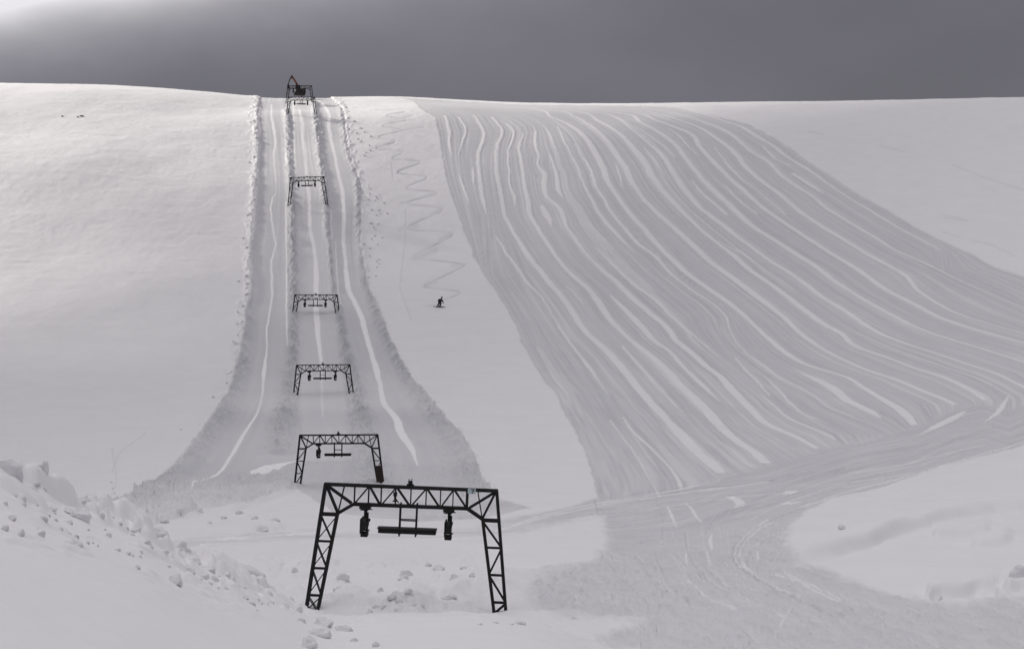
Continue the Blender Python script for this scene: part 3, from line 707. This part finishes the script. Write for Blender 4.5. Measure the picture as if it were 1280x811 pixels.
for y in (-0.95, 0.95):
    b = bmesh.new()
    box(b, Vector((0.1, y, 0.15)), (2.6, 0.5, 0.62), 0.05); cyl(b, Vector((-1.2, y, 0.15)), 0.31, 0.5, 'Y', 14); cyl(b, Vector((1.4, y, 0.15)), 0.31, 0.5, 'Y', 14)
    link('track', b, M_BODY, ex)
b = bmesh.new()
pts = [(0.0, 1.2), (-0.35, 2.3), (-0.8, 3.3), (-2.1, 5.25)]
for (x1, z1), (x2, z2) in zip(pts[:-1], pts[1:]): bar(b, (x1, 0.25, z1), (x2, 0.25, z2), 0.46, 0.36)
link('boom', b, M_BOOM, ex)
b = bmesh.new(); bar(b, (-0.35, 0.25, 1.2), (-1.0, 0.25, 3.1), 0.16, 0.16); link('hydraulic_cylinder', b, M_BODY, ex)
b = bmesh.new(); bar(b, (-1.2, 0.25, 4.3), (-2.55, 0.25, 4.75), 0.14, 0.14); link('hydraulic_cylinder', b, M_BODY, ex)
b = bmesh.new(); bar(b, (-2.0, 0.25, 5.45), (-2.75, 0.25, 3.9), 0.30, 0.3); bar(b, (-2.75, 0.25, 3.9), (-3.1, 0.25, 2.7), 0.26, 0.28); link('arm', b, M_BODY, ex)
b = bmesh.new()
prof = [(-2.95, 2.95), (-3.35, 2.7), (-3.45, 2.0), (-3.1, 1.5), (-2.55, 1.6), (-2.75, 2.2)]
va = [b.verts.new((x, -0.25, z)) for x, z in prof]; vb = [b.verts.new((x, 0.75, z)) for x, z in prof]
b.faces.new(va); b.faces.new(vb[::-1])
for i in range(len(prof)): b.faces.new((va[i], vb[i], vb[(i + 1) % 6], va[(i + 1) % 6]))
bmesh.ops.recalc_face_normals(b, faces=b.faces[:])
link('bucket', b, M_BODY, ex)

# ------------------------------------------------------------------ skier
def skin(name, joints, edges, mat, parent, sub=2):
    m = bpy.data.meshes.new(name)
    m.from_pydata([j[0] for j in joints], edges, [])
    o = bpy.data.objects.new(name, m); COL.objects.link(o)
    o.modifiers.new('skin', 'SKIN')
    for i, j in enumerate(joints):
        m.skin_vertices[0].data[i].radius = (j[1], j[1]) if not isinstance(j[1], tuple) else j[1]
    m.skin_vertices[0].data[0].use_root = True
    md = o.modifiers.new('sub', 'SUBSURF'); md.levels = sub; md.render_levels = sub
    m.materials.append(mat)
    if parent: o.parent = parent
    return o
SK = unproject(549, 384.3, 60)
SK.z = height_at(SK.x, SK.y)
sk = empty('person', SK); sk.rotation_euler = (0, math.radians(9), 0)
tag(sk, 'skier in dark clothes crouching through a turn', 'person')
# local frame: x to the right of the photograph, -y towards the photographer, z up; the skier leans left into the turn
J = [((0.00, 0, 0.74), 0.21), ((0.02, 0.02, 0.97), 0.20), ((0.05, 0.0, 1.17), (0.25, 0.18)), ((0.12, -0.03, 1.33), 0.09), ((0.15, -0.05, 1.42), 0.09), ((0.18, -0.06, 1.51), 0.12), ((0.19, -0.06, 1.59), 0.09),
     ((-0.12, 0.0, 0.68), 0.18), ((-0.20, -0.14, 0.42) , 0.15), ((-0.27, 0.0, 0.15), 0.125), ((-0.24, -0.12, 0.07), 0.08),
     ((0.14, -0.02, 0.66), 0.18), ((0.17, -0.18, 0.38), 0.15), ((0.02, -0.06, 0.10), 0.125), ((0.05, -0.19, 0.03), 0.08),
     ((-0.19, 0.0, 1.20), 0.12), ((-0.33, -0.05, 0.97), 0.105), ((-0.27, -0.24, 0.86), 0.07), ((-0.24, -0.31, 0.84), 0.07),
     ((0.30, 0.0, 1.18), 0.12), ((0.45, -0.05, 0.95), 0.105), ((0.54, -0.15, 0.74), 0.085), ((0.57, -0.18, 0.65), 0.075)]
Ed = [(0, 1), (1, 2), (2, 3), (3, 4), (4, 5), (5, 6), (0, 7), (7, 8), (8, 9), (9, 10), (0, 11), (11, 12), (12, 13), (13, 14), (2, 15), (15, 16), (16, 17), (17, 18), (2, 19), (19, 20), (20, 21), (21, 22)]
skin('body', J, Ed, M_JACKET, sk)
b = bmesh.new(); bmesh.ops.create_uvsphere(b, u_segments=16, v_segments=10, radius=0.15, matrix=Matrix.Translation((0.18, -0.05, 1.56)) @ Matrix.Diagonal((0.95, 1.05, 1.0, 1)))
link('helmet', b, M_DARK, sk, True)
b = bmesh.new(); bmesh.ops.create_uvsphere(b, u_segments=12, v_segments=8, radius=0.06, matrix=Matrix.Translation((0.18, -0.125, 1.49)) @ Matrix.Diagonal((1.0, 0.6, 1.0, 1)))
link('face', b, M_SKIN, sk, True)
b = bmesh.new(); box(b, Vector((0.18, -0.19, 1.545)), (0.19, 0.05, 0.09), 0.015); link('goggles', b, M_GLASS, sk)
def ski(loc, ang, label, tip):
    o = empty('ski', loc); o.rotation_euler = (math.radians(38), tip, ang)
    tag(o, label, 'ski', 'pair of skis under the skier')
    b = bmesh.new()
    prof = [(-0.82, 0.055, 0.0), (-0.6, 0.062, 0.0), (0, 0.05, 0.012), (0.55, 0.065, 0.0), (0.72, 0.06, 0.03), (0.86, 0.02, 0.10)]
    t = [[b.verts.new((x, s * w, z + dz)) for s in (-1, 1) for dz in (0, 0.018)] for x, w, z in prof]
    for p, q in zip(t[:-1], t[1:]):
        for k, l in ((0, 1), (1, 3), (3, 2), (2, 0)): b.faces.new((p[k], p[l], q[l], q[k]))
    b.faces.new((t[0][0], t[0][2], t[0][3], t[0][1])); b.faces.new((t[-1][0], t[-1][1], t[-1][3], t[-1][2]))
    bmesh.ops.recalc_face_normals(b, faces=b.faces[:])
    link('ski_blade', b, M_SKI, o)
    b = bmesh.new(); box(b, Vector((-0.08, 0, 0.04)), (0.34, 0.07, 0.04), 0.01); link('binding', b, M_DARK, o)
sl = math.radians(-8)
ski(SK + Vector((-0.16, -0.02, 0.10)), sl, 'dark ski under the skier, the uphill one of the pair', 0.06)
ski(SK + Vector((0.20, -0.22, 0.02)), sl, 'dark ski under the skier, the downhill one reaching further right', 0.05)

b = bmesh.new(); rsp = random.Random(5)
for _ in range(420):
    t = rsp.random() ** 1.6
    c = Vector((-0.35 - 2.6 * t + rsp.gauss(0, 0.12), rsp.gauss(0.1, 0.35), 0.06 + (0.25 + 0.75 * t) * abs(rsp.gauss(0, 0.5)) * (1.15 - t)))
    bmesh.ops.create_icosphere(b, subdivisions=1, radius=rsp.uniform(0.012, 0.035), matrix=Matrix.Translation(c))
sp = link('snow_spray', b, M_SNOW, None, True); sp.location = SK; sp['kind'] = 'stuff'; sp['label'] = 'fine white snow spray thrown up behind the skier'; sp['category'] = 'snow spray'

# ------------------------------------------------------------------ snow clods, rocks
def clod_mesh(name, seed, flat=1.0, rough=0.35, sub=3):
    b = bmesh.new(); bmesh.ops.create_icosphere(b, subdivisions=sub, radius=0.5)
    rnd = random.Random(seed)
    planes = []
    for _ in range(13):
        n = Vector((rnd.gauss(0, 1), rnd.gauss(0, 1), rnd.gauss(0, 0.8))).normalized(); planes.append((n, rnd.uniform(0.26, 0.44)))
    from mathutils import noise as mn
    for v in b.verts:
        for n, d in planes:
            e = v.co.dot(n) - d
            if e > 0: v.co -= n * e * 0.9
        q = v.co * 3.1 + Vector((seed * 3.7, seed * 1.3, 0))
        v.co += v.co.normalized() * (mn.noise(q) * 0.12 * rough / 0.35 + mn.noise(q * 2.7) * 0.06)
        v.co.z *= flat
    m = bpy.data.meshes.new(name); b.normal_update(); b.to_mesh(m); b.free()
    m.materials.append(M_CLOD)
    return m
CL = [clod_mesh('snow_clod', s) for s in range(8)]
nclod = [0]
def clod(px, py, w, hgt, label, group='snow clods on the near bank', rot=0.0, dmin=5.0, depth=None, sink=0.42, name='snow_clod', mesh=None, cat='snow clod'):
    """w, hgt: size seen in the photograph, px, py its middle"""
    p = unproject(px, py + hgt * 0.40, dmin)
    D = p.y; sx = w * D / F; sz = hgt * D / F * 1.3
    o = bpy.data.objects.new(name, mesh or CL[nclod[0] % len(CL)]); nclod[0] += 1
    COL.objects.link(o)
    z = height_at(p.x, p.y)
    o.location = (p.x, p.y, z + sz * (0.5 - sink)); o.scale = (sx * 1.18, sx * (depth or 1.1), sz * 1.15)
    o.rotation_euler = (random.uniform(-0.15, 0.15), math.radians(rot), random.uniform(-0.5, 0.5))
    tag(o, label, cat, group)
    return o
B = 'snow clod half sunk in the slope of the near left bank'
named = [
 (10,607,42,26,30,'largest long block of snow on the near left bank, cut by the picture edge'),
 (38,616,32,16,32,'long grey snow block on the left bank below the tilted slab'),
 (34.5,600,20,9,-6,'thin tilted snow slab standing out on top of the left bank'),
 (56,612,11,17,5,'upright snow block beside the thin slab on the left bank'),
 (96,640,36,17,36,'long sloping snow block in the middle of the left bank'),
 (96,624,46,13,12,'low broad snow heap on the bank crest right of the upright block'),
 (93,680,28,13,24,'long low snow lump lowest on the left bank'),
 (197,666,30,13,14,'rounded snow lump at the bank crest above the mid left lumps'),
 (227,682,18,14,16,'round snow lump below and right of the rounded crest lump'),
 (315,711,34,12,20,'smooth drop-shaped snow lump left of the nearest pylon'),
 (219,727,18,12,30,'single snow lump alone on the smooth bank below the ridge'),
 (369,710,9,8,0,'small round snow lump just left of the nearest pylon leg'),
 (372,761,13,11,0,'rounded snow clod touching the foot of the nearest pylon left leg'),
 (405,776,27,17,18,'upper big snow chunk of the pile below the nearest pylon left leg'),
 (401,789,34,18,24,'middle snow chunk of the pile below the nearest pylon left leg'),
 (384,803,28,18,10,'lowest snow chunk of the pile, at the bottom picture edge'),
 (432,785,24,9,22,'flat snow chunk on the right of the pile by the pylon leg'),
 (430,724,15,8,0,'upper of two snow lumps stacked right of the left pylon leg'),
 (425,735,17,10,0,'lower of two snow lumps stacked right of the left pylon leg'),
 (508,717,16,9,0,'upper snow lump of the pair in the middle under the nearest pylon'),
 (504,725,14,8,0,'lower snow lump of the pair in the middle under the nearest pylon'),
 (549,704,18,9,0,'snow lump farthest back under the nearest pylon'),
 (562,747,24,8,0,'wide low snow lump near the nearest pylon right leg'),
 (567,732,12,8,0,'small snow lump above the wide low lump by the right leg'),
 (476,739,8,7,0,'small lone snow lump between the two lump pairs under the pylon'),
 (651,778,14,6,0,'flat snow chunk on the white bench right of the nearest pylon'),
 (1052,663,9,8,0,'single grey snow boulder alone on the white drift at right'),
 (1273,727,20,20,30,'dark wedge of snow at the right picture edge'),
 (1175,746,6,6,0,'tiny snow lump just below the broken snow bank at right')]
for px, py, w, hh, rot, lab in named:
    clod(px, py, w, hh, lab, None, rot)
small = [(15,647,12,10),(6,661,12,11),(26,669,9,9),(52,668,10,9),(55,656,11,6),(87,653,8,5),(136,668,9,7),(147,686,8,5),(160,691,9,5),(46,644,6,4),(122,681,4,3),(184,679,12,8),(127,650,8,9),
 (172,709,7,5),(236,712,22,8),(252,718,20,8),(262,710,20,9),(275,697,11,5),(290,730,10,8),(305,736,12,7),(282,736,9,5),(307,747,9,4),(245,700,16,8),(205,690,12,6),(192,676,14,6),(215,697,9,5),(356,756,12,6),(377,775,12,6),
 (70,650,5,4),(76,664,6,4),(30,640,6,4),(110,662,5,3),(150,660,8,6),(165,668,9,6),(176,690,6,4),(140,648,9,6),(340,742,10,5),(325,733,10,5),(268,725,12,6)]
for px, py, w, hh in small: clod(px, py, w, hh, B, 'small snow clods on the near left bank', random.uniform(10, 35))
rq = random.Random(19)
for _ in range(75):
    vx = rq.uniform(-5, 345); ry = float(RIDGE_Y(vx)); t = rq.random() ** 1.4
    sz_ = rq.uniform(3.5, 9.5) * (1.1 - 0.5 * t)
    clod(vx, ry + 3 + t * (26 + 0.10 * (345 - vx)), sz_ * rq.uniform(0.9, 1.6), sz_ * rq.uniform(0.55, 0.9), B, 'small snow clods on the near left bank', rq.uniform(5, 40), sink=0.36)
rub = [(462,764,8,5),(470,761,9,5),(480,764,9,4),(490,760,12,6),(500,762,10,5),(510,759,12,5),(519,764,9,5),(528,763,8,4),(496,766,7,3),(443,799,10,6),(470,804,9,8),(718,770,6,3),(620,778,8,3),(600,779,7,3),(640,780,6,3),(581,711,12,5),(535,701,10,5),(590,737,9,5)]
for px, py, w, hh in rub: clod(px, py, w, hh, 'small snow chunk in the rubble round the foot of the nearest pylon', 'snow rubble round the nearest pylon', random.uniform(-10, 25))
rs = random.Random(3)
for _ in range(46):
    yy = rs.choice([rs.uniform(150, 200), rs.uniform(270, 350), rs.uniform(270, 350), rs.uniform(225, 270)])
    xx = np.interp(yy, [140, 200, 250, 300, 350], [440, 452, 466, 464, 474]) + rs.gauss(0, 7) + 4
    clod(xx, yy, rs.uniform(2.0, 4.2), rs.uniform(1.5, 2.6), 'tiny snow chunk scattered on the slope right of the lift track', 'snow chunks right of the lift track', 0, 60)
for _ in range(38):
    yy = rs.uniform(135, 500)
    xx = np.interp(yy, [p[1] for p in LIFT_L], [p[0] for p in LIFT_L]) - abs(rs.gauss(0, 6)) - 1
    clod(xx, yy, rs.uniform(2.0, 4.5), rs.uniform(2, 3.6), 'tiny snow chunk thrown up along the left edge of the lift track', 'snow chunks along the left edge of the lift track', rs.uniform(-40, 0), 60)
for px, py, w, hh in [(280,648,9,5),(319,648,10,6),(327,660,22,8),(250,641,9,5),(300,640,10,5),(205,652,12,5),(225,647,10,5),(190,640,12,6),(180,652,10,6),(345,652,14,5),(262,655,7,3),(150,640,12,6),(165,650,12,6)]:
    clod(px, py, w, hh, 'snow lump along the foot of the ploughed heap left of the pylons', 'snow lumps at the foot of the ploughed heap', random.uniform(-5, 15), 60)
for px, py, w, hh in [(139,603,3,2),(141,611,2.5,2),(143,618,3,2),(138,623,4,2.5),(226,537,3,2)]:
    clod(px, py, w, hh, 'tiny snow chunk on the smooth slope above the left bank', 'snow chunks on the smooth left slope', 0, 60)
ROCK = clod_mesh('rock', 21, 0.8); ROCK.materials.clear(); ROCK.materials.append(M_ROCK)
for px, py, w, hh, lab in [(77.8,145,2.6,2.0,'small dark rock poking from the snow, left end of a row of rocks'), (97,146,2.4,1.6,'small grey rock just left of the widest rock'), (102,145,4.6,1.6,'widest dark rock of the row on the upper left snow')]:
    clod(px, py, w, hh, lab, None, 0, 60, name='rock', mesh=ROCK, cat='rock')

# ------------------------------------------------------------------ light: veiled sun behind the hill to the left, dark cloud bank ahead
SUN_EL, SUN_AZ = math.radians(28), math.radians(-58)     # azimuth from +Y, negative = left
sd = Vector((math.sin(SUN_AZ) * math.cos(SUN_EL), math.cos(SUN_AZ) * math.cos(SUN_EL), math.sin(SUN_EL)))
s = bpy.data.lights.new('sun', 'SUN'); s.energy = 5.0; s.angle = math.radians(9); s.color = (1.0, 0.95, 0.88)
so = bpy.data.objects.new('sun', s); so.rotation_euler = sd.to_track_quat('Z', 'Y').to_euler(); COL.objects.link(so)

# added sun blocker out of frame, shaped to light only the upper left hill
l_h = Vector((math.sin(SUN_AZ), math.cos(SUN_AZ), 0)); e1 = Vector((l_h.y, -l_h.x, 0)); e2 = Vector((-l_h.x * math.sin(SUN_EL), -l_h.y * math.sin(SUN_EL), math.cos(SUN_EL)))
ce = (e1 * 0.28 - e2 * 0.96).normalized(); ct = (e1 * 0.96 + e2 * 0.28).normalized()   # across and along the open edge of the cloud
G_EDGE, G_BACK, T0, T1 = 120.0, -200.0, -300.0, 740.0
cen = ce * (G_EDGE + G_BACK) / 2 + ct * (T0 + T1) / 2 + sd * 380.0
b = bmesh.new(); bmesh.ops.create_icosphere(b, subdivisions=6, radius=1.0)
from mathutils import noise as mnoise
for v in b.verts:
    p = v.co.copy()
    q = Vector([math.copysign(abs(c) ** 0.45, c) for c in p])
    pos = cen + ct * q.x * (T1 - T0) / 2 + ce * q.y * (G_EDGE - G_BACK) / 2 + sd * q.z * 45
    k = mnoise.fractal(pos / 110.0, 1.0, 2.0, 5)
    v.co = pos + (ct * p.x + ce * p.y + sd * p.z) * k * 6
m_, N_, L_, P_ = new_mat('added_cloud_vapour'); P_.inputs['Base Color'].default_value = (0.8, 0.8, 0.82, 1); P_.inputs['Roughness'].default_value = 1; P_.inputs['Specular IOR Level'].default_value = 0
cl = link('added_cloud', b, m_, None, True); cl['kind'] = 'stuff'; cl['label'] = 'unseen cloudlike mass added to shade the valley'; cl['category'] = 'added_cloud'

w = bpy.data.worlds.new('World'); C.world = w; w.use_nodes = True
N, L = w.node_tree.nodes, w.node_tree.links
N.clear()
out = N.new('ShaderNodeOutputWorld'); bg = N.new('ShaderNodeBackground'); bg.inputs['Strength'].default_value = 0.1
L.new(bg.outputs[0], out.inputs[0])
sky = N.new('ShaderNodeTexSky'); sky.sky_type = 'NISHITA'; sky.sun_disc = False; sky.sun_elevation = SUN_EL; sky.sun_rotation = SUN_AZ
tc = N.new('ShaderNodeTexCoord')
def math_(op, a, b=None, c=None):
    n = N.new('ShaderNodeMath'); n.operation = op
    for i, q in enumerate((a, b, c)):
        if q is None: continue
        if isinstance(q, (int, float)): n.inputs[i].default_value = q
        else: L.new(q, n.inputs[i])
    return n.outputs[0]
def maprange(v, a, b, c, d):
    n = N.new('ShaderNodeMapRange'); n.interpolation_type = 'SMOOTHSTEP'
    L.new(v, n.inputs[0])
    for i, q in enumerate((a, b, c, d)): n.inputs[i + 1].default_value = q
    return n.outputs[0]
def dot(vec):
    n = N.new('ShaderNodeVectorMath'); n.operation = 'DOT_PRODUCT'; L.new(tc.outputs['Generated'], n.inputs[0]); n.inputs[1].default_value = vec
    return n.outputs['Value']
sep = N.new('ShaderNodeSeparateXYZ'); L.new(tc.outputs['Generated'], sep.inputs[0])
noi = N.new('ShaderNodeTexNoise'); noi.inputs['Scale'].default_value = 3.2; noi.inputs['Detail'].default_value = 5; noi.inputs['Roughness'].default_value = 0.5
mp = N.new('ShaderNodeMapping'); mp.inputs['Scale'].default_value = (1, 1, 2.2); L.new(tc.outputs['Generated'], mp.inputs[0]); L.new(mp.outputs[0], noi.inputs['Vector'])
nz = math_('SUBTRACT', noi.outputs['Fac'], 0.5)
# brightness of the cloud deck by height above the horizon
el = math_('ADD', sep.outputs['Z'], math_('MULTIPLY', nz, 0.06))
deck = maprange(el, 0.34, 0.92, 0.0, 1.06)
back = maprange(sep.outputs['Y'], -0.9, 0.0, 0.72, 1.0)
deck = math_('MULTIPLY', math_('MULTIPLY', deck, back), maprange(dot(Vector((-0.55, 0.25, 0.80)).normalized()), 0.0, 1.0, 0.42, 1.22))
yy = math_('MAXIMUM', sep.outputs['Y'], 0.08)
ax = math_('MAXIMUM', math_('DIVIDE', sep.outputs['X'], yy), -0.6)
ez = math_('ADD', math_('DIVIDE', sep.outputs['Z'], yy), math_('MULTIPLY', nz, 0.085))
ex_ = math_('ADD', math_('MULTIPLY_ADD', ez, 44.0, -10.50 - 11.4 * 0.36), math_('MULTIPLY', ax, -11.4))
glow = math_('MINIMUM', math_('POWER', math.e, math_('MINIMUM', ex_, 1.0)), 0.62)
glow = math_('ADD', glow, math_('MULTIPLY', maprange(ax, 0.04, -0.40, 0, 0.10), maprange(ez, 0.165, 0.26, 0, 1)))
glow = math_('MULTIPLY', math_('MULTIPLY', glow, maprange(sep.outputs['Z'], 0.25, 0.45, 1, 0)), maprange(sep.outputs['Y'], 0.1, 0.5, 0, 1))
deck = math_('ADD', deck, math_('MULTIPLY', maprange(sep.outputs['Y'], -0.6, 0.2, 1.25, 1.0), 0.150))
lum = math_('MULTIPLY', math_('ADD', math_('ADD', deck, glow), math_('MULTIPLY', nz, 0.10)), 10.0)
tint = N.new('ShaderNodeMix'); tint.data_type = 'RGBA'; L.new(maprange(lum, 1.5, 5.0, 0, 1), tint.inputs[0])
tint.inputs[6].default_value = (1.0, 0.95, 1.085, 1); tint.inputs[7].default_value = (1.0, 0.972, 1.005, 1)
vm = N.new('ShaderNodeVectorMath'); vm.operation = 'SCALE'; L.new(tint.outputs[2], vm.inputs[0]); L.new(lum, vm.inputs['Scale'])
mx = N.new('ShaderNodeMix'); mx.data_type = 'RGBA'; mx.inputs[0].default_value = 0.96      # cloud cover over the clear sky
L.new(sky.outputs[0], mx.inputs[6]); L.new(vm.outputs[0], mx.inputs[7])
L.new(mx.outputs[2], bg.inputs['Color'])

# ------------------------------------------------------------------ camera
cam = bpy.data.cameras.new('camera'); cam.sensor_width = 36; cam.sensor_fit = 'HORIZONTAL'; cam.lens = F / 1280 * 36
cam.shift_y = (HY - 405.5) / 1280; cam.clip_start = 0.1; cam.clip_end = 5000
co = bpy.data.objects.new('camera', cam); co.location = (0, 0, 0); co.rotation_euler = (math.pi / 2, 0, 0); COL.objects.link(co)
C.camera = co
C.view_settings.view_transform = 'Standard'; C.view_settings.look = 'None'; C.view_settings.exposure = 0; C.view_settings.gamma = 1
C.view_settings.use_curve_mapping = False
C.cycles.max_bounces = 6; C.cycles.diffuse_bounces = 3
